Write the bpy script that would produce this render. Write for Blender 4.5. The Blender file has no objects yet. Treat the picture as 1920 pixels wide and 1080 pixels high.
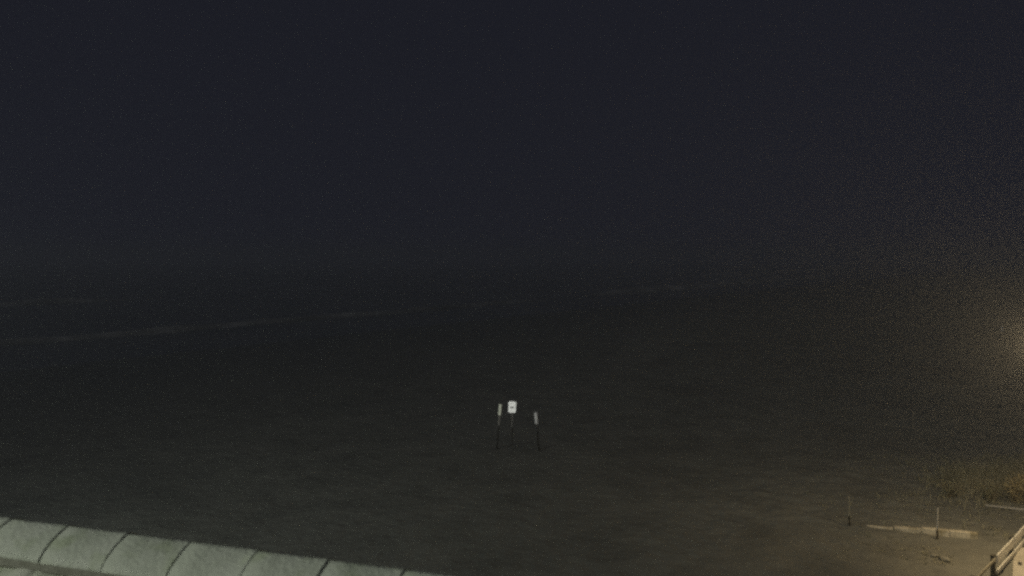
import bpy, bmesh, math, random
from mathutils import Vector, Matrix, noise as mnoise

random.seed(11)
R = math.radians
SC = bpy.context.scene
COL = SC.collection

# ---------------------------------------------------------------- camera
CAM_Z, F_PX, HOR = 7.4, 1507.0, 480.0            # height of the webcam, focal length and horizon row of the 1920-px photograph
cd = bpy.data.cameras.new('webcam')
cd.sensor_width = 36.0
cd.lens = 36.0 * F_PX / 1920.0
cd.clip_start, cd.clip_end = 0.05, 3000.0
cd.dof.use_dof = True
cd.dof.focus_distance = 28.0
cd.dof.aperture_fstop = 2.4
cam = bpy.data.objects.new('webcam', cd)
COL.objects.link(cam)
cam.location = (0, 0, CAM_Z)
cam.rotation_euler = (R(90), 0, 0)
cd.shift_y = (HOR - 540.0) / 1920.0             # level webcam, horizon a little above the middle
SC.camera = cam

# ---------------------------------------------------------------- night sky
FILL_EL, FILL_AZ = R(52), R(215)
w = bpy.data.worlds.new('World'); SC.world = w; w.use_nodes = True
nt = w.node_tree; nt.nodes.clear()
sky = nt.nodes.new('ShaderNodeTexSky'); sky.sky_type = 'NISHITA'; sky.sun_disc = False
sky.sun_elevation = FILL_EL; sky.sun_rotation = FILL_AZ
hs = nt.nodes.new('ShaderNodeHueSaturation'); hs.inputs['Saturation'].default_value = 0.25
bg1 = nt.nodes.new('ShaderNodeBackground'); bg1.inputs[1].default_value = 0.0001
bg2 = nt.nodes.new('ShaderNodeBackground'); bg2.inputs[0].default_value = (0.0099, 0.0107, 0.0166, 1); bg2.inputs[1].default_value = 1.0
ad = nt.nodes.new('ShaderNodeAddShader'); wo = nt.nodes.new('ShaderNodeOutputWorld')
nt.links.new(sky.outputs[0], hs.inputs['Color']); nt.links.new(hs.outputs[0], bg1.inputs[0])
nt.links.new(bg1.outputs[0], ad.inputs[0]); nt.links.new(bg2.outputs[0], ad.inputs[1])
nt.links.new(ad.outputs[0], wo.inputs[0])

# ---------------------------------------------------------------- unseen soft sun lamp, added to lift the dark ground
sl = bpy.data.lights.new('moon', 'SUN'); sl.energy = 0.19; sl.angle = R(18); sl.color = (0.97, 1.0, 0.98)
so = bpy.data.objects.new('moon', sl); COL.objects.link(so)
so.rotation_euler = (R(38), 0, R(-35))

# ---------------------------------------------------------------- exposure and sampling
vs = SC.view_settings
SC.display_settings.display_device = 'sRGB'
vs.view_transform = 'Standard'; vs.look = 'None'; vs.exposure = 0.0; vs.gamma = 1.0; vs.use_curve_mapping = False
cy = SC.cycles
cy.use_denoising = False
cy.use_adaptive_sampling = True; cy.adaptive_threshold = 0.022; cy.adaptive_min_samples = 24
cy.filter_width = 2.7
cy.volume_bounces = 1
cy.max_bounces = 6
cy.sample_clamp_indirect = 1.0
SC.render.dither_intensity = 2.0

# ================================================================ helpers
def at(px, py, z=0.0):
    """A point of the place at height z, measured off the photograph (1920 px wide) once, by the camera's own geometry."""
    d = (CAM_Z - z) * F_PX / (py - HOR)
    return Vector(((px - 960.0) / F_PX * d, d, z))

def link(name, me, mat=None, parent=None):
    o = bpy.data.objects.new(name, me); COL.objects.link(o)
    if mat is not None and me is not None and not me.materials: me.materials.append(mat)
    if parent is not None: o.parent = parent
    return o

def from_bm(name, bm, mat, parent=None, smooth=False):
    bmesh.ops.recalc_face_normals(bm, faces=bm.faces)
    me = bpy.data.meshes.new(name); bm.to_mesh(me); bm.free()
    if smooth: me.shade_smooth()
    return link(name, me, mat, parent)

def empty(name, loc=(0, 0, 0), rz=0.0):
    o = bpy.data.objects.new(name, None); COL.objects.link(o)
    o.location = loc; o.rotation_euler = (0, 0, rz); o.empty_display_size = 0.2
    return o

def tag(o, label, cat, group=None):
    o['label'] = label; o['category'] = cat
    if group: o['group'] = group
    return o

def kind(o, k, label=None):
    o['kind'] = k
    if label: o['label'] = label
    return o

def add_box(bm, c, s, rot=None, bevel=0.0, seg=1):
    m = Matrix.Translation(Vector(c)) @ (rot.to_4x4() if rot else Matrix.Identity(4)) @ Matrix.Diagonal((s[0], s[1], s[2], 1))
    r = bmesh.ops.create_cube(bm, size=1.0, matrix=m)
    if bevel:
        es = list({e for v in r['verts'] for e in v.link_edges})
        bmesh.ops.bevel(bm, geom=es, offset=bevel, segments=seg, affect='EDGES', profile=0.6)

def add_tube(bm, pts, rads, n=8, cap=True):
    pts = [Vector(p) for p in pts]; rings = []
    for i, p in enumerate(pts):
        a = pts[max(i - 1, 0)]; b = pts[min(i + 1, len(pts) - 1)]
        t = (b - a).normalized()
        u = t.cross(Vector((0, 0, 1)) if abs(t.z) < 0.9 else Vector((1, 0, 0))).normalized(); v = t.cross(u)
        r = rads[i] if isinstance(rads, (list, tuple)) else rads
        rings.append([bm.verts.new(p + (u * math.cos(2 * math.pi * k / n) + v * math.sin(2 * math.pi * k / n)) * r) for k in range(n)])
    for i in range(len(rings) - 1):
        for k in range(n):
            bm.faces.new((rings[i][k], rings[i][(k + 1) % n], rings[i + 1][(k + 1) % n], rings[i + 1][k]))
    if cap:
        bm.faces.new(rings[0]); bm.faces.new(rings[-1])

def frame(x_axis, up=Vector((0, 0, 1))):
    x = Vector(x_axis).normalized(); y = up.cross(x).normalized(); z = x.cross(y)
    return Matrix((x, y, z)).transposed()

# ================================================================ materials
def mat(name, cols, scale=8.0, rough=0.85, detail=6.0, bump=0.0, bump_scale=None, rand=0.0, metal=0.0, stretch=(1, 1, 1), coord='Object', spec=0.3, stain=None, bdist=0.02):
    m = bpy.data.materials.new(name); m.use_nodes = True
    t = m.node_tree; bs = t.nodes['Principled BSDF']
    bs.inputs['Roughness'].default_value = rough; bs.inputs['Metallic'].default_value = metal
    bs.inputs['Specular IOR Level'].default_value = spec
    tc = t.nodes.new('ShaderNodeTexCoord'); mp = t.nodes.new('ShaderNodeMapping'); mp.inputs['Scale'].default_value = stretch
    t.links.new(tc.outputs[coord], mp.inputs[0])
    oi = t.nodes.new('ShaderNodeObjectInfo')
    va = t.nodes.new('ShaderNodeVectorMath'); va.operation = 'ADD'
    sc = t.nodes.new('ShaderNodeVectorMath'); sc.operation = 'SCALE'; sc.inputs[0].default_value = (13.7, 7.3, 3.1)
    t.links.new(oi.outputs['Random'], sc.inputs['Scale'])
    t.links.new(mp.outputs[0], va.inputs[0]); t.links.new(sc.outputs[0], va.inputs[1])
    n1 = t.nodes.new('ShaderNodeTexNoise'); n1.inputs['Scale'].default_value = scale; n1.inputs['Detail'].default_value = detail
    n1.inputs['Roughness'].default_value = 0.65
    t.links.new(va.outputs[0], n1.inputs['Vector'])
    cr = t.nodes.new('ShaderNodeValToRGB'); el = cr.color_ramp.elements
    el[0].position = 0.30; el[0].color = (*cols[0], 1); el[1].position = 0.70; el[1].color = (*cols[-1], 1)
    for i, c in enumerate(cols[1:-1]):
        e = el.new(0.30 + 0.40 * (i + 1) / (len(cols) - 1)); e.color = (*c, 1)
    t.links.new(n1.outputs['Fac'], cr.inputs[0])
    out = cr.outputs[0]
    if stain:
        n3 = t.nodes.new('ShaderNodeTexNoise'); n3.inputs['Scale'].default_value = stain[1]; n3.inputs['Detail'].default_value = 5
        t.links.new(va.outputs[0], n3.inputs['Vector'])
        mr = t.nodes.new('ShaderNodeMapRange'); mr.inputs[1].default_value = 0.52; mr.inputs[2].default_value = 0.68
        t.links.new(n3.outputs['Fac'], mr.inputs[0])
        mx = t.nodes.new('ShaderNodeMixRGB'); mx.inputs[2].default_value = (*stain[0], 1)
        ml = t.nodes.new('ShaderNodeMath'); ml.operation = 'MULTIPLY'; ml.inputs[1].default_value = stain[2]
        t.links.new(mr.outputs[0], ml.inputs[0]); t.links.new(ml.outputs[0], mx.inputs[0]); t.links.new(out, mx.inputs[1])
        out = mx.outputs[0]
    if rand:
        h = t.nodes.new('ShaderNodeHueSaturation'); r1 = t.nodes.new('ShaderNodeMapRange')
        r1.inputs[3].default_value = 1 - rand; r1.inputs[4].default_value = 1 + rand
        t.links.new(oi.outputs['Random'], r1.inputs[0]); t.links.new(r1.outputs[0], h.inputs['Value']); t.links.new(out, h.inputs['Color'])
        out = h.outputs[0]
    t.links.new(out, bs.inputs['Base Color'])
    if bump:
        n2 = t.nodes.new('ShaderNodeTexNoise'); n2.inputs['Scale'].default_value = bump_scale or scale * 4; n2.inputs['Detail'].default_value = 4
        t.links.new(va.outputs[0], n2.inputs['Vector'])
        b = t.nodes.new('ShaderNodeBump'); b.inputs['Strength'].default_value = bump; b.inputs['Distance'].default_value = bdist
        t.links.new(n2.outputs['Fac'], b.inputs['Height']); t.links.new(b.outputs[0], bs.inputs['Normal'])
    return m

def emit_mat(name, col, s):
    m = bpy.data.materials.new(name); m.use_nodes = True
    bs = m.node_tree.nodes['Principled BSDF']
    bs.inputs['Emission Color'].default_value = (*col, 1); bs.inputs['Emission Strength'].default_value = s
    return m

M = {}
M['ground'] = mat('beach_sand', [(0.135, 0.133, 0.113), (0.185, 0.182, 0.153), (0.225, 0.220, 0.183)], 0.7, 0.95, 12, 1.0, 2.6, stain=((0.13, 0.127, 0.110), 0.22, 0.5), bdist=0.10)
def wet_margin(m):
    """Sand darkens and cools where the sea has wetted it, over the last stretch before the waterline."""
    t = m.node_tree; bs = t.nodes['Principled BSDF']; src = bs.inputs['Base Color'].links[0].from_socket
    tc = t.nodes.new('ShaderNodeTexCoord'); dp = t.nodes.new('ShaderNodeVectorMath'); dp.operation = 'DOT_PRODUCT'; dp.inputs[1].default_value = (-0.819, 0.574, 0)
    nz = t.nodes.new('ShaderNodeTexNoise'); nz.inputs['Scale'].default_value = 0.05; nz.inputs['Detail'].default_value = 5
    ma = t.nodes.new('ShaderNodeMath'); ma.operation = 'MULTIPLY_ADD'; ma.inputs[1].default_value = 26.0
    mr = t.nodes.new('ShaderNodeMapRange'); mr.inputs[1].default_value = 32.0; mr.inputs[2].default_value = 66.0
    mx = t.nodes.new('ShaderNodeMixRGB'); mx.inputs[2].default_value = (0.118, 0.122, 0.116, 1)
    t.links.new(tc.outputs['Object'], dp.inputs[0]); t.links.new(tc.outputs['Object'], nz.inputs['Vector'])
    t.links.new(nz.outputs['Fac'], ma.inputs[0]); t.links.new(dp.outputs['Value'], ma.inputs[2]); t.links.new(ma.outputs[0], mr.inputs[0])
    t.links.new(mr.outputs[0], mx.inputs[0]); t.links.new(src, mx.inputs[1]); t.links.new(mx.outputs[0], bs.inputs['Base Color'])
wet_margin(M['ground'])
M['sea'] = mat('night_sea', [(0.095, 0.103, 0.100), (0.135, 0.142, 0.136)], 0.05, 0.4, 6, 0.5, 0.8, spec=0.5, bdist=0.05)
M['foam'] = mat('surf_foam', [(0.125, 0.13, 0.126), (0.19, 0.192, 0.186), (0.38, 0.38, 0.37)], 0.15, 0.85, 12, 0.5, 3.0)
M['grass'] = mat('grass_blade', [(0.22, 0.212, 0.14), (0.31, 0.29, 0.19), (0.40, 0.365, 0.25)], 0.8, 0.8, 5, coord='Object')
M['ridge'] = mat('ridge_tile_clay', [(0.32, 0.345, 0.28), (0.38, 0.405, 0.335), (0.43, 0.45, 0.385)], 5.0, 0.9, 10, 0.4, 45.0, rand=0.11, stain=((0.26, 0.30, 0.19), 7.0, 0.6))
M['rtile'] = mat('field_tile_clay', [(0.25, 0.28, 0.20), (0.36, 0.38, 0.30), (0.42, 0.43, 0.36)], 8.0, 0.9, 8, 0.35, 60.0, rand=0.10, stain=((0.20, 0.25, 0.12), 7.0, 0.6))
M['mortar'] = mat('mortar', [(0.14, 0.14, 0.11), (0.22, 0.22, 0.18)], 20.0, 0.95, 5, 0.4)
M['render'] = mat('house_render', [(0.45, 0.43, 0.38), (0.55, 0.53, 0.47)], 3.0, 0.95, 8, 0.2, 40)
M['board'] = mat('white_board', [(0.56, 0.54, 0.47), (0.72, 0.70, 0.63), (0.78, 0.76, 0.70)], 5.0, 0.7, 8, 0.15, 40, rand=0.05, stretch=(0.25, 2, 2), stain=((0.33, 0.30, 0.22), 3.0, 0.6))
M['rail'] = mat('weathered_rail', [(0.26, 0.24, 0.18), (0.40, 0.37, 0.28)], 6.0, 0.85, 8, 0.2, 40, stretch=(0.3, 2, 2))
M['post'] = mat('dark_post_wood', [(0.06, 0.055, 0.04), (0.13, 0.12, 0.09)], 9.0, 0.9, 8, 0.2, 50, stretch=(2, 2, 0.3))
M['stake'] = mat('pale_stake', [(0.38, 0.36, 0.32), (0.52, 0.49, 0.44)], 14.0, 0.85, 6, 0.2, 50)
M['tar'] = mat('tarred_stake', [(0.035, 0.03, 0.018), (0.06, 0.05, 0.03)], 14.0, 0.9, 5)  # darker colour for the lower part of the stakes
M['kerb'] = mat('kerb_concrete', [(0.36, 0.32, 0.23), (0.52, 0.47, 0.36), (0.58, 0.53, 0.42)], 5.0, 0.9, 8, 0.4, 30, rand=0.14, stain=((0.22, 0.19, 0.11), 3.0, 0.8))
M['slab'] = mat('yard_concrete', [(0.36, 0.34, 0.28), (0.46, 0.43, 0.36), (0.50, 0.46, 0.40)], 1.6, 0.9, 8, 0.3, 25, stain=((0.26, 0.23, 0.18), 1.1, 0.5))
M['stone'] = mat('field_stone', [(0.16, 0.15, 0.12), (0.30, 0.29, 0.24)], 7.0, 0.9, 8, 0.5, 20, rand=0.1)
M['darkstone'] = mat('dark_stone', [(0.06, 0.055, 0.05), (0.11, 0.10, 0.09)], 10.0, 0.9, 8, 0.4, 20)
M['sign'] = mat('sign_white', [(0.66, 0.68, 0.66), (0.80, 0.81, 0.78)], 14.0, 0.6, 4)
M['ink'] = mat('sign_grey_print', [(0.16, 0.16, 0.16), (0.26, 0.26, 0.26)], 60.0, 0.7, 4)
M['galv'] = mat('dull_steel', [(0.05, 0.05, 0.055), (0.08, 0.08, 0.085)], 10.0, 0.6, 4, metal=0.3)
M['blackpost'] = mat('black_post', [(0.06, 0.058, 0.052), (0.09, 0.087, 0.077)], 10.0, 0.8, 4)
M['tape'] = mat('reflector_sleeve', [(0.26, 0.28, 0.22), (0.40, 0.41, 0.34)], 16.0, 0.6, 4)
M['tape2'] = mat('worn_sleeve', [(0.17, 0.17, 0.17), (0.32, 0.32, 0.30)], 12.0, 0.7, 5)
M['tape3'] = mat('dirty_sleeve', [(0.06, 0.06, 0.06), (0.14, 0.14, 0.135)], 12.0, 0.7, 5)
M['bark'] = mat('twig_bark', [(0.10, 0.075, 0.05), (0.18, 0.14, 0.09)], 12.0, 0.9, 5)
M['leaf'] = mat('autumn_leaf', [(0.30, 0.23, 0.11), (0.44, 0.36, 0.19), (0.40, 0.36, 0.20)], 3.0, 0.75, 4)
M['leaf2'] = mat('dull_green_leaf', [(0.20, 0.19, 0.11), (0.29, 0.27, 0.16)], 3.0, 0.75, 4)
M['lampmetal'] = mat('lamp_metal', [(0.12, 0.12, 0.12), (0.18, 0.18, 0.18)], 8.0, 0.5, 4, metal=0.6)
M['glass_warm'] = emit_mat('lamp_glass_warm', (1.0, 0.80, 0.45), 6.0)
M['glass_cool'] = emit_mat('lamp_glass_cool', (0.93, 1.0, 0.86), 6.0)  # glowing glass of the added floodlights

# ================================================================ terrain
def sp(a, b, n, p=1.0):
    return [a + (b - a) * (i / n) ** p for i in range(n + 1)]

def interp(x, pts):
    if x <= pts[0][0]: return pts[0][1]
    for (x0, y0), (x1, y1) in zip(pts, pts[1:]):
        if x <= x1:
            k = (x - x0) / (x1 - x0); k = k * k * (3 - 2 * k) * 0.6 + k * 0.4
            return y0 + (y1 - y0) * k
    return pts[-1][1]

NS = Vector((-0.819, 0.574, 0))                  # across the shore, towards the sea
def shore(x, y): return NS.x * x + NS.y * y
def gz(x, y):
    k = max(0.0, min(1.0, (y - 8) / 6))
    z = k * (0.06 * mnoise.noise(Vector((x * 0.22, y * 0.22, 2))) + 0.03 * mnoise.noise(Vector((x * 0.9, y * 0.9, 5))))
    f = max(0.0, min(1.0, (x - 5) / 2, (y - 13) / 1.5, (29 - y) / 2))
    if f > 0: z += f * (0.05 * mnoise.noise(Vector((x * 1.7, y * 1.7, 8))) + 0.035 * mnoise.noise(Vector((x * 3.6, y * 3.6, 4))) + 0.015 * mnoise.noise(Vector((x * 7, y * 7, 6))))
    q = shore(x, y) - 52
    return z if q <= 0 else z * max(0.1, 1 - q / 10) - 0.035 * q

def sheet(name, xs, ys, fz, m):
    nx = len(xs); vs_ = [(x, y, fz(x, y)) for y in ys for x in xs]
    fs = [(j * nx + i, j * nx + i + 1, (j + 1) * nx + i + 1, (j + 1) * nx + i) for j in range(len(ys) - 1) for i in range(nx - 1)]
    me = bpy.data.meshes.new(name); me.from_pydata(vs_, [], fs); me.shade_smooth()
    return link(name, me, m)

xs = sorted(set([5 + 0.13 * i for i in range(92)] + [-900, -500, -300, -180, -130] + [-100 + 4 * i for i in range(18)] + [-30 + 0.5 * i for i in range(121)] + [34 + 4 * i for i in range(22)] + [130, 180, 300, 500, 900]))
ys = sorted(set([13.03 + 0.13 * i for i in range(120)] + [-60, -30, -10, 0, 6] + [8 + 0.5 * i for i in range(90)] + [54 + 4 * i for i in range(50)] + [260, 300, 360, 480, 700, 1000, 1400]))
kind(sheet('beach', xs, ys, gz, M['ground']), 'structure', 'dark trampled sand running down to the sea')

# the sea: a sheet with a long low swell that goes on to the horizon
def sea_z(x, y):
    q = shore(x, y)
    return -0.20 + 0.07 * math.sin(q * 0.26 + 2.0 * mnoise.noise(Vector((x * 0.012, y * 0.012, 1)))) * min(1, max(0, (q - 58) / 30)) + 0.03 * mnoise.noise(Vector((x * 0.15, y * 0.15, 3)))
cols = [52 + 2.5 * i for i in range(60)] + [210, 230, 260, 300, 380, 500, 700, 1000, 1300]
TS = Vector((0.574, 0.819, 0))                   # along the shore
rowsT = [-260 + 5 * i for i in range(140)] + [460, 540, 700, 900, 1200]
vs_, fs = [], []
for t_ in rowsT:
    for q in cols:
        p = TS * t_ + NS * q
        vs_.append((p.x, p.y, sea_z(p.x, p.y)))
nx = len(cols)
for j in range(len(rowsT) - 1):
    for i in range(nx - 1): fs.append((j * nx + i, (j + 1) * nx + i, (j + 1) * nx + i + 1, j * nx + i + 1))
me = bpy.data.meshes.new('sea'); me.from_pydata(vs_, [], fs); me.shade_smooth()
kind(link('sea', me, M['sea']), 'structure', 'black night sea beyond the beach')
# breaking waves: low rounded rollers with foam, lying parallel to the shore
def roller(label, q0, t0, t1, width, height, seed):
    rnd = random.Random(seed); bm = bmesh.new(); N = 9; prev = None
    n_ = int((t1 - t0) / 2.0)
    for j in range(n_ + 1):
        t_ = t0 + (t1 - t0) * j / n_
        e = min(1.0, j / 6, (n_ - j) / 6)
        off = 2.2 * mnoise.noise(Vector((t_ * 0.03, seed * 5, 0))) + 0.7 * mnoise.noise(Vector((t_ * 0.15, seed * 5, 2)))
        wd = width * (0.35 + 0.65 * e) * (1 + 0.5 * mnoise.noise(Vector((t_ * 0.08, 1, seed)))); hh = height * (0.15 + 0.85 * e) * (1 + 0.5 * mnoise.noise(Vector((t_ * 0.12, 3, seed))))
        ring = []
        for i in range(N + 1):
            u = i / N; p = TS * t_ + NS * (q0 + off + (u - 0.35) * wd)
            z = -0.26 + hh * math.sin(math.pi * u ** 0.7) ** 1.3 + 0.05 * mnoise.noise(Vector((p.x * 0.9, p.y * 0.9, seed)))
            ring.append(bm.verts.new((p.x, p.y, z)))
        if prev:
            for i in range(N): bm.faces.new((prev[i], prev[i + 1], ring[i + 1], ring[i]))
        prev = ring
    tag(from_bm('breaking_wave', bm, M['foam'], None, True), label, 'wave', 'waves breaking along the shore')
roller('long faint breaking wave nearest the beach, from left edge to centre', 75, 0, 118, 3.4, 0.5, 1)
roller('faint breaking wave right of centre, in line with the longest one', 75.5, 135, 320, 9.0, 0.9, 2)
roller('short faint wave breaking farthest out at the left edge', 134, 38, 78, 4.5, 0.7, 3)
roller('faint wave breaking far out right of centre', 110, 280, 500, 14.0, 1.2, 4)
# concrete yard behind the low board fence
bm = bmesh.new()
poly = [(11.33, 18.2), (12.17, 19.5), (12.8, 20.25), (17.5, 20.6), (17.5, 14.5), (10.1, 16.1)]
b = [bm.verts.new((x, y, -0.1)) for x, y in poly]; t = [bm.verts.new((x, y, 0.06)) for x, y in poly]
bm.faces.new(t); bm.faces.new(b[::-1])
for i in range(len(poly)): bm.faces.new((b[i], b[(i + 1) % 6], t[(i + 1) % 6], t[i]))
bmesh.ops.bevel(bm, geom=[e for e in bm.edges if e.verts[0].co.z > 0 and e.verts[1].co.z > 0], offset=0.015, segments=2, affect='EDGES')
kind(from_bm('pavement', bm, M['slab']), 'structure', 'pale lit concrete yard behind the low fence')

# ================================================================ the house whose ridge crosses the lower left corner
P0 = Vector((-2.352, 3.692, 6.2))                   # on the ridge's crown line
U = Vector((2.132, -0.677, 0)).normalized()          # along the ridge, to the right
V = Vector((-U.y, U.x, 0))                         # across it, away from the webcam
SLOPE = R(40)
house = empty('house', (P0.x, P0.y, 0), math.atan2(U.y, U.x))
tag(house, 'house with pale tiled roof, its mossy ridge crossing the lower left corner', 'house')
ZR = 6.2 - 0.10                                   # apex of the two slopes under the ridge tiles
L0, L1, SPAN = -3.3, 4.05, 3.1
EZ = ZR - SPAN * math.tan(SLOPE)
bm = bmesh.new()                                   # gabled shell
prof = [(-SPAN + 0.3, 0), (SPAN - 0.3, 0), (SPAN - 0.3, EZ + 0.1), (0, ZR - 0.22), (-SPAN + 0.3, EZ + 0.1)]
a = [bm.verts.new((L0 + 0.25, y, z)) for y, z in prof]; c = [bm.verts.new((L1 - 0.25, y, z)) for y, z in prof]
bm.faces.new(a); bm.faces.new(c[::-1])
for i in range(5): bm.faces.new((a[i], a[(i + 1) % 5], c[(i + 1) % 5], c[i]))
from_bm('wall', bm, M['render'], house)
slopes = []
for s in (-1, 1):
    bm = bmesh.new()
    n = Vector((0, s * math.sin(SLOPE), math.cos(SLOPE))); d = Vector((0, s * math.cos(SLOPE), -math.sin(SLOPE)))
    ln = SPAN / math.cos(SLOPE)
    rot = Matrix((Vector((1, 0, 0)), d, Vector((1, 0, 0)).cross(d))).transposed()
    add_box(bm, Vector(((L0 + L1) / 2, 0, ZR - 0.05)) + d * (ln / 2) - n * 0.06, (L1 - L0, ln, 0.06), rot)
    slopes.append(from_bm('roof_slope', bm, M['mortar'], house))
    slopes[-1]['label'] = 'roof slope facing the webcam' if s < 0 else 'roof slope facing away'
# field tiles on the slope facing the webcam: wide, gently rolled
TW, TL, EXP = 0.30, 0.42, 0.335
bm = bmesh.new()
prof = [(0, 0.0), (0.035, 0.022), (0.075, 0.03), (0.115, 0.018), (0.16, 0.002), (0.225, 0.0), (0.285, 0.008), (0.312, 0.024)]
rows = []
for (y, lift) in ((0.0, 0.0), (TL, 0.024)):
    rows.append([bm.verts.new((x, y, z + lift)) for x, z in prof]); rows.append([bm.verts.new((x, y, z + lift - 0.014)) for x, z in prof])
for i in range(len(prof) - 1):
    bm.faces.new((rows[0][i], rows[0][i + 1], rows[2][i + 1], rows[2][i]))
    bm.faces.new((rows[2][i], rows[2][i + 1], rows[3][i + 1], rows[3][i]))
for i in (0, len(prof) - 1):
    bm.faces.new((rows[0][i], rows[2][i], rows[3][i], rows[1][i]))
bmesh.ops.recalc_face_normals(bm, faces=bm.faces)
tile_me = bpy.data.meshes.new('roof_tile'); bm.to_mesh(tile_me); bm.free(); tile_me.shade_smooth(); tile_me.materials.append(M['rtile'])
d = Vector((0, -math.cos(SLOPE), -math.sin(SLOPE))); n = Vector((0, -math.sin(SLOPE), math.cos(SLOPE)))
brot = Matrix((Vector((-1, 0, 0)), d, Vector((-1, 0, 0)).cross(d))).transposed()
for r in range(12):
    for k in range(24):
        o = bpy.data.objects.new('roof_tile', tile_me); COL.objects.link(o); o.parent = slopes[0]
        p = Vector((L0 + 0.32 + TW * k + (0.01 * random.random()), 0, ZR - 0.05)) + d * (-0.02 + EXP * r + 0.008 * random.random()) + n * 0.012
        o.matrix_local = Matrix.Translation(p) @ brot.to_4x4() @ Matrix.Rotation(R(random.uniform(-0.6, 0.6)), 4, 'Z')
# ridge tiles: half-round, the wide end of each lapping over the next towards the right
RT = 0.328
def ridge_mesh(seed):
    rnd = random.Random(seed); bm = bmesh.new(); rings = []
    N = 14
    stations = [(-0.03, 0.0, 0), (0.10, 0.001, 0), (0.25, 0.002, 0), (0.324, 0.0025, 0), (0.328, 0.0042, 0), (0.334, 0.0045, 0)]
    for inner in (0, 1):
        for (x, g, _) in (stations if not inner else stations[::-1]):
            ring = []
            for i in range(N + 1):
                th = math.pi * i / N
                rw, rh = 0.150 + g - 0.010 * inner, 0.108 + g - 0.010 * inner
                y = -rw * math.copysign(abs(math.cos(th)) ** 1.6, math.cos(th)); z = rh * math.sin(th) ** 1.3 - 0.004 * inner
                ring.append(bm.verts.new((x, y, z + rnd.uniform(-0.0012, 0.0012))))
            rings.append(ring)
    n_ = len(rings)
    for j in range(n_):
        A, B = rings[j], rings[(j + 1) % n_]
        for i in range(N): bm.faces.new((A[i], A[i + 1], B[i + 1], B[i]))
    for side in (0, N):
        for j in range(n_ // 2 - 1):
            q = [rings[j][side], rings[j + 1][side], rings[n_ - 2 - j][side], rings[n_ - 1 - j][side]]
            if len(set(q)) == 4: bm.faces.new(q)
    bmesh.ops.recalc_face_normals(bm, faces=bm.faces)
    me = bpy.data.meshes.new('ridge_tile'); bm.to_mesh(me); bm.free(); me.shade_smooth(); me.materials.append(M['ridge'])
    return me
rmes = [ridge_mesh(s) for s in range(4)]
k = 0
JOINT0 = 0.062
x = JOINT0 - RT * 10
while x < L1 - 0.3:
    o = bpy.data.objects.new('ridge_tile', rmes[k % 4]); COL.objects.link(o); o.parent = house
    o.location = (x, random.uniform(-0.002, 0.002), 6.2 - 0.112 + random.uniform(-0.0012, 0.0012))
    o.rotation_euler = (R(random.uniform(-1.2, 1.2)), R(random.uniform(-0.35, 0.2)), R(random.uniform(-0.5, 0.5)))
    x += RT; k += 1
bm = bmesh.new()                                   # mortar bed under the ridge tiles
add_box(bm, ((L0 + L1) / 2, 0, ZR - 0.045), (L1 - L0 - 0.06, 0.19, 0.09), bevel=0.02)
from_bm('mortar_bed', bm, M['mortar'], house)
for s in (-1, 1):
    bm = bmesh.new()
    add_box(bm, ((L0 + L1) / 2, s * (SPAN + 0.03), EZ - 0.12), (L1 - L0, 0.1, 0.1), bevel=0.02)
    from_bm('gutter', bm, M['lampmetal'], house)

# ================================================================ sign and marker posts
S_D = 30.7
def at_depth(px, py, y=S_D):
    return Vector(((px - 960) / F_PX * y, y, CAM_Z - (py - HOR) / F_PX * y))
sc_ = at_depth(960.3, 763.2)
sign = empty('road_sign', (sc_.x, sc_.y, gz(sc_.x, sc_.y)), 0)
tag(sign, 'small white upright sign with rounded corners and grey line of print', 'sign')
SW, SH = 0.283, 0.425
sz = sc_.z - sign.location.z
def rounded(bm, w_, h_, r, y0, y1, zc, lean=0.0, xc=0.0):
    pts = []
    for cx, cz, a0 in ((w_ / 2 - r, h_ / 2 - r, 0), (-w_ / 2 + r, h_ / 2 - r, 90), (-w_ / 2 + r, -h_ / 2 + r, 180), (w_ / 2 - r, -h_ / 2 + r, 270)):
        for i in range(5):
            a_ = R(a0 + 22.5 * i); pts.append((cx + r * math.cos(a_), cz + r * math.sin(a_)))
    f = [bm.verts.new((xc + p + lean * q, y0, zc + q)) for p, q in pts]; g = [bm.verts.new((xc + p + lean * q, y1, zc + q)) for p, q in pts]
    bm.faces.new(f); bm.faces.new(g[::-1])
    for i in range(len(pts)): bm.faces.new((f[i], f[(i + 1) % len(pts)], g[(i + 1) % len(pts)], g[i]))
bm = bmesh.new(); rounded(bm, SW, SH, 0.045, -0.012, 0.0, sz, 0.03)
panel = from_bm('sign_panel', bm, M['sign'], sign)
bm = bmesh.new()                                   # the blurred grey line of print across the middle, and fainter lines above and below
for i, (cx, wd) in enumerate(((-0.071, 0.037), (-0.028, 0.039), (0.015, 0.037), (0.060, 0.039))):
    add_box(bm, (cx, -0.014, sz - 0.015), (wd, 0.004, 0.07))
from_bm('print_line', bm, M['ink'], panel)
for dz, ws in ((0.13, ((-0.05, 0.045), (0.03, 0.03))), (-0.14, ((-0.06, 0.026), (-0.015, 0.026)))):
    bm = bmesh.new()
    for cx, wd in ws: add_box(bm, (cx, -0.014, sz + dz), (wd, 0.004, 0.022))
    from_bm('print_line', bm, M['ink'], panel)
bm = bmesh.new(); add_tube(bm, [(0, 0.035, -0.3), (0, 0.035, sz + 0.17)], 0.02, 10)
from_bm('post', bm, M['blackpost'], sign)
for dz in (0.12, -0.12):
    bm = bmesh.new(); add_box(bm, (0, 0.022, sz + dz), (0.12, 0.04, 0.03), bevel=0.004)
    from_bm('bracket', bm, M['blackpost'], sign)

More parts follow.
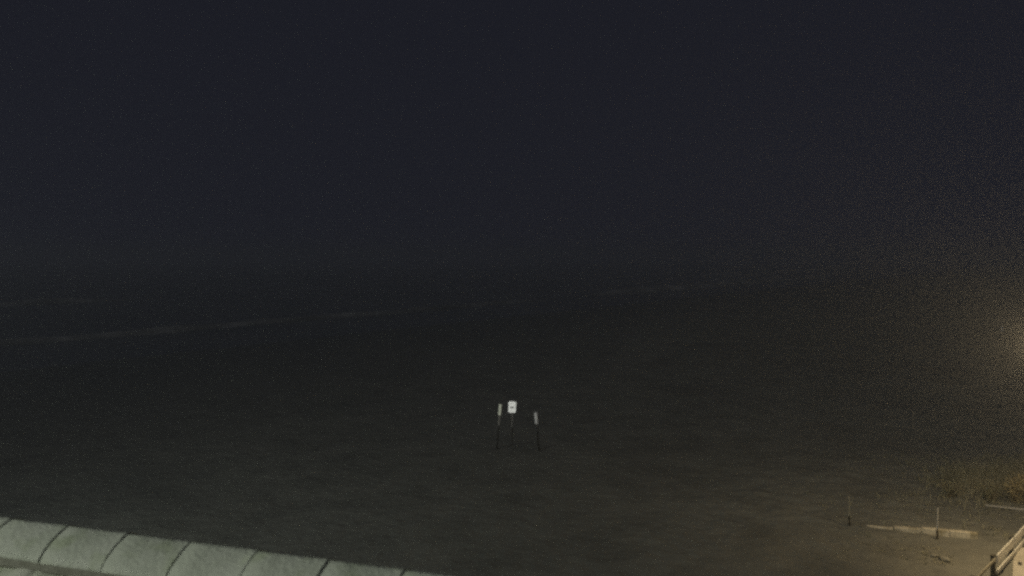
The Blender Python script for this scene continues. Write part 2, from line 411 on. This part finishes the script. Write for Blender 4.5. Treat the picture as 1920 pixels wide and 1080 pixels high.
def marker(label, top, base, sleeves, wd, m, m_low=None):
    g = empty('marker_post', (base.x, base.y, gz(base.x, base.y)))
    tag(g, label, 'marker post', 'marker posts beside the white sign')
    ax = (top - Vector((base.x, base.y, g.location.z))); ln = ax.length; ax = ax.normalized()
    bm = bmesh.new(); add_tube(bm, [ax * -0.3, ax * (ln * 0.5), ax * (ln - 0.02), ax * ln], [wd * 0.36, wd * 0.34, wd * 0.33, wd * 0.2], 10)
    from_bm('post', bm, M['blackpost'], g, True)
    for j, (t0, t1, ww) in enumerate(sleeves):
        bm = bmesh.new(); p0, p1 = ax * t0, ax * t1; e = ax * 0.03
        add_tube(bm, [p0, p0 + e, (p0 + p1) / 2, p1 - e, p1], [ww * 0.40, ww * 0.5, ww * 0.5, ww * 0.5, ww * 0.42], 12)
        from_bm('reflector_sleeve', bm, m_low if j and m_low else m, g, True)
lt = at_depth(938.5, 758); lb = at_depth(931.5, 843)
L = (lt - Vector((lb.x, lb.y, 0))).length
marker('pale reflector marker post left of the white sign, leaning right', lt, lb, [(L - 0.44, L - 0.01, 0.123)], 0.10, M['tape'])
rt = at_depth(1004.5, 773, 30.5); rb = at_depth(1010.5, 845, 30.5)
L = (rt - Vector((rb.x, rb.y, 0))).length
marker('dim marker post right of the white sign with two reflector bands', rt, rb, [(L - 0.45, L - 0.005, 0.132), (L - 0.80, L - 0.58, 0.112)], 0.10, M['tape2'], M['tape3'])

# ================================================================ low white board fence at the lower right
fA, fB = at(1826, 1082, 0.5), at(1925, 977, 0.5)
fd = Vector((fB.x - fA.x, fB.y - fA.y, 0)).normalized(); fn = Vector((fd.y, -fd.x, 0))   # fn: side facing the yard
fence = empty('board_fence', (fA.x, fA.y, 0), math.atan2(fd.y, fd.x))
tag(fence, 'low white board fence edging the lit yard in the lower right corner', 'fence')
def along(px, py): 
    p = at(px, py, 0.5); return (Vector((p.x, p.y, 0)) - Vector((fA.x, fA.y, 0))).dot(fd)
pA, pB = along(1864.5, 1042), along(1897.5, 1006.5)
sp_ = pB - pA
posts = [pA - sp_, pA, pB, pB + sp_, pB + 2 * sp_]
for i, s in enumerate(posts):
    bm = bmesh.new(); add_box(bm, (s, 0.02, 0.13), (0.10, 0.09, 0.78), bevel=0.008)
    from_bm('post', bm, M['post'], fence)
def fboard(x0, x1, z0, z1, m, tilt=0.0, th=0.03, off=-0.045):
    bm = bmesh.new(); ln = x1 - x0; k = max(2, int(ln / 0.25))
    add_box(bm, (0, 0, 0), (ln, th, z1 - z0), bevel=0.005)
    o = from_bm('board', bm, m, fence)
    o.location = ((x0 + x1) / 2, off, (z0 + z1) / 2); o.rotation_euler = (R(random.uniform(-2, 2)), R(tilt), 0)
    return o
for i in range(len(posts) - 1):
    a_, b_ = posts[i], posts[i + 1]
    if i == 0:
        fboard(a_ - 0.3, b_ - 0.09, 0.43, 0.50, M['rail'], 0.4)['label'] = 'thin grey rail'
    else:
        fboard(a_ + 0.07, b_ - 0.06, 0.30, 0.505, M['board'], random.uniform(-0.5, 0.5))
        fboard(a_ + 0.03, b_ - 0.03, 0.07, 0.175, M['board'], random.uniform(-0.8, 0.8), off=-0.05)

# ================================================================ sunken kerb, pole on the grass, stakes
kA, kB = at(1575, 981), at(1833, 1007)
kd = (kB - kA); kl = kd.length; kd.normalize()
kerb = empty('concrete_kerb', kA, math.atan2(kd.y, kd.x))
tag(kerb, 'low concrete kerb in the sand behind the thin stake, buried at its left', 'kerb')
nb = 5; bl = kl / nb
for i in range(nb):
    top = [-0.03, 0.02, 0.075, 0.115, 0.12][i]
    bm = bmesh.new(); add_box(bm, (0, 0, 0), (bl - 0.004, 0.14, 0.3), bevel=0.03, seg=2)
    o = from_bm('kerb_block', bm, M['kerb'], kerb)
    o.location = (bl * (i + 0.5), random.uniform(-0.008, 0.008), top - 0.15); o.rotation_euler = (R(random.uniform(-2, 2)), R(-0.6 if i < 3 else 0.2), R(random.uniform(-0.8, 0.8)))
p0, p1 = at(1846, 949.5), at(1995, 967)
bm = bmesh.new(); dv = p1 - p0
add_tube(bm, [p0 + dv * t_ + Vector((0, 0, 0.03 + 0.006 * math.sin(5 * t_))) for t_ in (0, 0.02, 0.3, 0.6, 1)], [0.02, 0.033, 0.035, 0.036, 0.037], 8)
tag(from_bm('timber_pole', bm, M['stake'], None, True), 'thin pale pole lying on the sand near the shrubs at right edge', 'pole')
def stake(label, base, h, lean, m='stake'):
    g = empty('stake', (base.x, base.y, gz(base.x, base.y))); tag(g, label, 'stake', 'thin stakes along the kerb')
    bm = bmesh.new(); k = 0.32 * h
    add_tube(bm, [(0, 0, -0.2), (lean * k, 0, k)], [0.027, 0.026], 6); from_bm('stake_foot', bm, M['tar'], g)
    bm = bmesh.new(); add_tube(bm, [(lean * (k - 0.01), 0, k - 0.01), (lean * h, 0, h - 0.02), (lean * h, 0, h)], [0.019, 0.017, 0.010], 6)
    from_bm('stake_top', bm, M[m], g)
stake('thin pale stake with dark foot in front of the lit kerb', at(1757, 1009), 0.84, 0.02)
stake('faint thin stake at the dim left end of the kerb', at(1593, 985), 0.80, -0.03, 'rail')
fm = at(1879, 624)
far_mark = empty('marker_post', (fm.x, fm.y, gz(fm.x, fm.y)))
tag(far_mark, 'tiny pale post far off on the beach at the right edge', 'marker post')
bm = bmesh.new(); add_tube(bm, [(0, 0, -0.3), (0, 0, 0.3)], 0.05, 8); from_bm('post', bm, M['blackpost'], far_mark)
bm = bmesh.new(); add_tube(bm, [(0, 0, 0.1), (0, 0, 0.62), (0, 0, 0.66)], [0.075, 0.075, 0.04], 8); from_bm('reflector_sleeve', bm, M['sign'], far_mark)

# ================================================================ stones
def stone(label, p, r, m, flat=0.6, seed=0, group=None):
    bm = bmesh.new(); bmesh.ops.create_icosphere(bm, subdivisions=2, radius=1.0)
    for v in bm.verts:
        k = 1 + 0.28 * mnoise.noise(v.co * 1.4 + Vector((seed * 3.1, 0, 0)))
        v.co = Vector((v.co.x * r * k * 1.15, v.co.y * r * k * 0.9, v.co.z * r * k * flat))
    o = from_bm('stone', bm, m, None, True); o.location = p + Vector((0, 0, r * flat * 0.45)); o.rotation_euler = (0, 0, seed)
    tag(o, label, 'stone', group)
stone('small dark round stone on the pale concrete yard', at(1912.5, 1063) + Vector((0, 0, 0.06)), 0.055, M['darkstone'], 0.75, 1)
stone('flat pale stone on the sand below the thin stake', at(1772, 1050), 0.13, M['stone'], 0.4, 2, 'stones on the sand')
stone('smaller pale stone left of the flat stone on the sand', at(1752, 1043), 0.08, M['stone'], 0.5, 3, 'stones on the sand')

# ================================================================ shrubs
def shrub(label, base, h, rad, nstem, nleaf, m, seed):
    rnd = random.Random(seed)
    g = empty('shrub', (base.x, base.y, gz(base.x, base.y))); tag(g, label, 'shrub', 'shrubs beyond the pole at the right edge')
    bs = bmesh.new(); tips = []
    for i in range(nstem):
        a_ = rnd.uniform(0, 2 * math.pi); sp2 = rnd.uniform(0.1, 1.0) * rad; hh = h * rnd.uniform(0.6, 1.05)
        pts = [Vector((0.05 * math.cos(a_), 0.05 * math.sin(a_), -0.05))]
        for t_ in (0.35, 0.7, 1.0):
            pts.append(Vector((math.cos(a_) * sp2 * t_ ** 1.3 + rnd.uniform(-.03, .03), math.sin(a_) * sp2 * t_ ** 1.3 + rnd.uniform(-.03, .03), hh * t_)))
        add_tube(bs, pts, [0.014, 0.011, 0.008, 0.003], 4, False); tips += [(pts[j], pts[j + 1]) for j in (1, 2)] * 2 + [(pts[0], pts[1])]
    from_bm('stems', bs, M['bark'], g)
    vs_, fs = [], []
    for i in range(nleaf):
        p, q = rnd.choice(tips); c_ = p.lerp(q, rnd.random()) + Vector((rnd.gauss(0, .07), rnd.gauss(0, .07), rnd.gauss(0, .05)))
        if c_.z < 0.03: continue
        ln = rnd.uniform(0.035, 0.075); u = Vector((rnd.gauss(0, 1), rnd.gauss(0, 1), rnd.gauss(0, .6))).normalized(); v = u.orthogonal().normalized()
        v = (v * math.cos(i) + u.cross(v) * math.sin(i)) * ln * 0.3
        k = len(vs_); vs_ += [c_, c_ + u * ln * .5 + v, c_ + u * ln, c_ + u * ln * .5 - v]; fs.append((k, k + 1, k + 2, k + 3))
    me = bpy.data.meshes.new('leaves'); me.from_pydata(vs_, [], fs); o = link('leaves', me, m, g); o['kind'] = 'stuff'
shrub('yellow brown shrub at the right edge above the pale pole', at(1908, 944), 0.85, 0.55, 22, 1500, M['leaf'], 1)
shrub('small dull shrub left of the yellow brown one', at(1856, 940), 0.55, 0.5, 14, 700, M['leaf2'], 2)
shrub('low dim shrub farthest left of the three at right', at(1783, 934), 0.5, 0.45, 12, 500, M['leaf2'], 3)

# ================================================================ grass
def tufts(name, label, n_, fpos, hmin, hmax, seed):
    rnd = random.Random(seed); vs_, fs = [], []
    for i in range(n_):
        x_, y_ = fpos(rnd)
        if any(ix0 < x_ < ix1 and iy0 < y_ < iy1 for ix0, ix1, iy0, iy1 in ((-6, 4, 0, 7),)): continue
        if x_ > 9.5 and 15 < y_ < 20.6 and (x_ - 11.33) * 1.3 - (y_ - 18.2) * 0.84 > -0.05: continue
        z_ = gz(x_, y_) - 0.01; hh = rnd.uniform(hmin, hmax) * (0.6 + 0.8 * max(0, mnoise.noise(Vector((x_ * .5, y_ * .5, 9))) + 0.4))
        for b_ in range(rnd.randint(5, 8)):
            a_ = rnd.uniform(0, 6.283); r_ = rnd.uniform(0, 0.05); l_ = rnd.uniform(0.15, 0.8) * hh; wd = rnd.uniform(0.004, 0.010)
            bx, by = x_ + r_ * math.cos(a_), y_ + r_ * math.sin(a_); dx, dy = math.cos(a_), math.sin(a_); h2 = hh * rnd.uniform(0.6, 1.0)
            k = len(vs_)
            vs_ += [(bx - dy * wd, by + dx * wd, z_), (bx + dy * wd, by - dx * wd, z_), (bx + dx * l_, by + dy * l_, z_ + h2)]
            fs.append((k, k + 1, k + 2))
    me = bpy.data.meshes.new(name); me.from_pydata(vs_, [], fs)
    kind(link(name, me, M['grass']), 'stuff', label)
def near_right(rnd):
    while True:
        y_ = rnd.uniform(14.5, 30); x_ = rnd.triangular(0.36, 0.74, 0.66) * y_
        if mnoise.noise(Vector((x_ * 0.45, y_ * 0.45, 11))) > 0.05 - 0.3 * (y_ > 22.5): return x_, y_
def dune_band(rnd):
    y_ = rnd.gauss(26.5, 1.3); return rnd.triangular(0.50, 0.72, 0.70) * y_, y_
tufts('grass', 'band of dry dune grass beside the shrubs at the right edge', 2600, dune_band, 0.14, 0.42, 9)
tufts('grass', 'sparse dune grass on the lamp lit sand at right', 1500, near_right, 0.04, 0.15, 5)

# ================================================================ street lamp and added floodlight masts, all beside the view
def street_lamp(label, base, head, energy, col, down=0):
    g = empty('street_lamp', base); tag(g, label, 'street lamp')
    h = Vector(head) - Vector(base); dirx = Vector((-h.x, -h.y, 0)).normalized()
    bm = bmesh.new(); top = h.z + 0.25
    add_tube(bm, [(0, 0, -0.3), (0, 0, top * 0.7), (0, 0, top - 0.15), (h.x * 0.3, h.y * 0.3, top), (h.x * 0.9, h.y * 0.9, top + 0.02)], [0.075, 0.06, 0.045, 0.035, 0.03], 10)
    from_bm('pole', bm, M['lampmetal'], g, True)
    bm = bmesh.new(); rot = frame(Vector((h.x, h.y, 0)))
    add_box(bm, (h.x, h.y, h.z + 0.22), (0.36, 0.22, 0.09), rot, 0.03, 2)
    from_bm('lamp_head', bm, M['lampmetal'], g)
    bm = bmesh.new(); add_box(bm, (h.x, h.y, h.z + 0.15), (0.28, 0.16, 0.03), rot, 0.01); from_bm('lamp_glass', bm, M['glass_warm'], g)
    ld = bpy.data.lights.new('lamp', 'POINT'); ld.energy = energy
    ld.color = col; ld.shadow_soft_size = 0.06
    lo = bpy.data.objects.new('lamp', ld); COL.objects.link(lo); lo.parent = g; lo.location = (h.x, h.y, h.z + 0.02)
    if down:                                        # the reflector's share, thrown straight down
        l2 = bpy.data.lights.new('reflector', 'SPOT'); l2.energy = down; l2.color = col; l2.spot_size = R(82); l2.spot_blend = 0.9; l2.shadow_soft_size = 0.08
        o2 = bpy.data.objects.new('reflector', l2); COL.objects.link(o2); o2.parent = g; o2.location = (h.x, h.y, h.z)
street_lamp('street lamp over the concrete yard just right of the view', (14.2, 18.9, 0), (12.36, 18.55, 5.34), 500, (1.0, 0.75, 0.41), 520)

def make_mast(label, loc, h):  # unseen masts, added to light roof tiles, sand and sign
    g = empty('floodlight_mast', loc); tag(g, label, 'floodlight mast')
    bm = bmesh.new(); add_tube(bm, [(0, 0, -0.3), (0, 0, h * 0.6), (0, 0, h)], [0.09, 0.075, 0.06], 10); from_bm('pole', bm, M['lampmetal'], g, True)
    bm = bmesh.new(); add_tube(bm, [(-0.5, 0, h - 0.2), (0.5, 0, h - 0.2)], 0.03, 8); from_bm('crossbar', bm, M['lampmetal'], g)
    return g
def added_flood(mast, local, aim, energy, cone, blend, col, size, flat=1.0):
    src = Vector(local); d_ = (Vector(aim) - (mast.location + src)).normalized()
    q = d_.to_track_quat('-Z', 'Y')
    bm = bmesh.new(); add_box(bm, src - d_ * 0.12, (0.26, 0.2, 0.14), q.to_matrix(), 0.02); hd = from_bm('flood_head', bm, M['lampmetal'], mast)
    bm = bmesh.new(); add_box(bm, src - d_ * 0.04, (0.2, 0.15, 0.012), q.to_matrix()); from_bm('flood_glass', bm, M['glass_cool'], hd)
    ld = bpy.data.lights.new('flood', 'SPOT'); ld.energy = energy; ld.color = col; ld.spot_size = cone; ld.spot_blend = blend; ld.shadow_soft_size = size
    lo = bpy.data.objects.new('flood', ld); COL.objects.link(lo); lo.parent = mast; lo.location = src; lo.rotation_euler = q.to_euler(); lo.scale = (1, flat, 1)
mast = make_mast('steel floodlight mast behind the house, left of the view', (-11, -4, 0), 9.6)
added_flood(mast, (0.0, 0.15, 2.3), (0.10, 30.7, 1.42), 36000, R(4.7), 0.4, (1.0, 1.0, 0.95), 0.03, 0.41)  # added narrow beam, replaces the reflective shine of sign and sleeves
added_flood(mast, (-0.45, 0.05, 9.25), (-1.0, 3.3, 6.2), 3100, R(62), 0.9, (0.96, 1.0, 0.88), 0.05)  # added source for the lit roof tiles
beach_mast = make_mast('steel floodlight mast on the sand left of the view', (-15, 9, 0), 8.4)
added_flood(beach_mast, (0.3, 0.1, 8.0), (-4.0, 22.0, 0.0), 1750, R(120), 1.0, (0.88, 1.0, 0.92), 0.05)  # added to brighten the foreground sand

# ================================================================ night haze
bm = bmesh.new(); add_box(bm, (0, 665, 2), (1860, 1500, 24))
hz = from_bm('haze', bm, None)
hm = bpy.data.materials.new('night_haze'); hm.use_nodes = True; t = hm.node_tree
t.nodes.remove(t.nodes['Principled BSDF'])
pv = t.nodes.new('ShaderNodeVolumePrincipled'); pv.inputs['Color'].default_value = (0.9, 0.92, 0.95, 1); pv.inputs['Density'].default_value = 0.0030; pv.inputs['Anisotropy'].default_value = 0.58
t.links.new(pv.outputs[0], t.nodes['Material Output'].inputs['Volume'])
hm.cycles.volume_sampling = 'EQUIANGULAR'
hz.data.materials.append(hm); kind(hz, 'stuff', 'thin night haze')
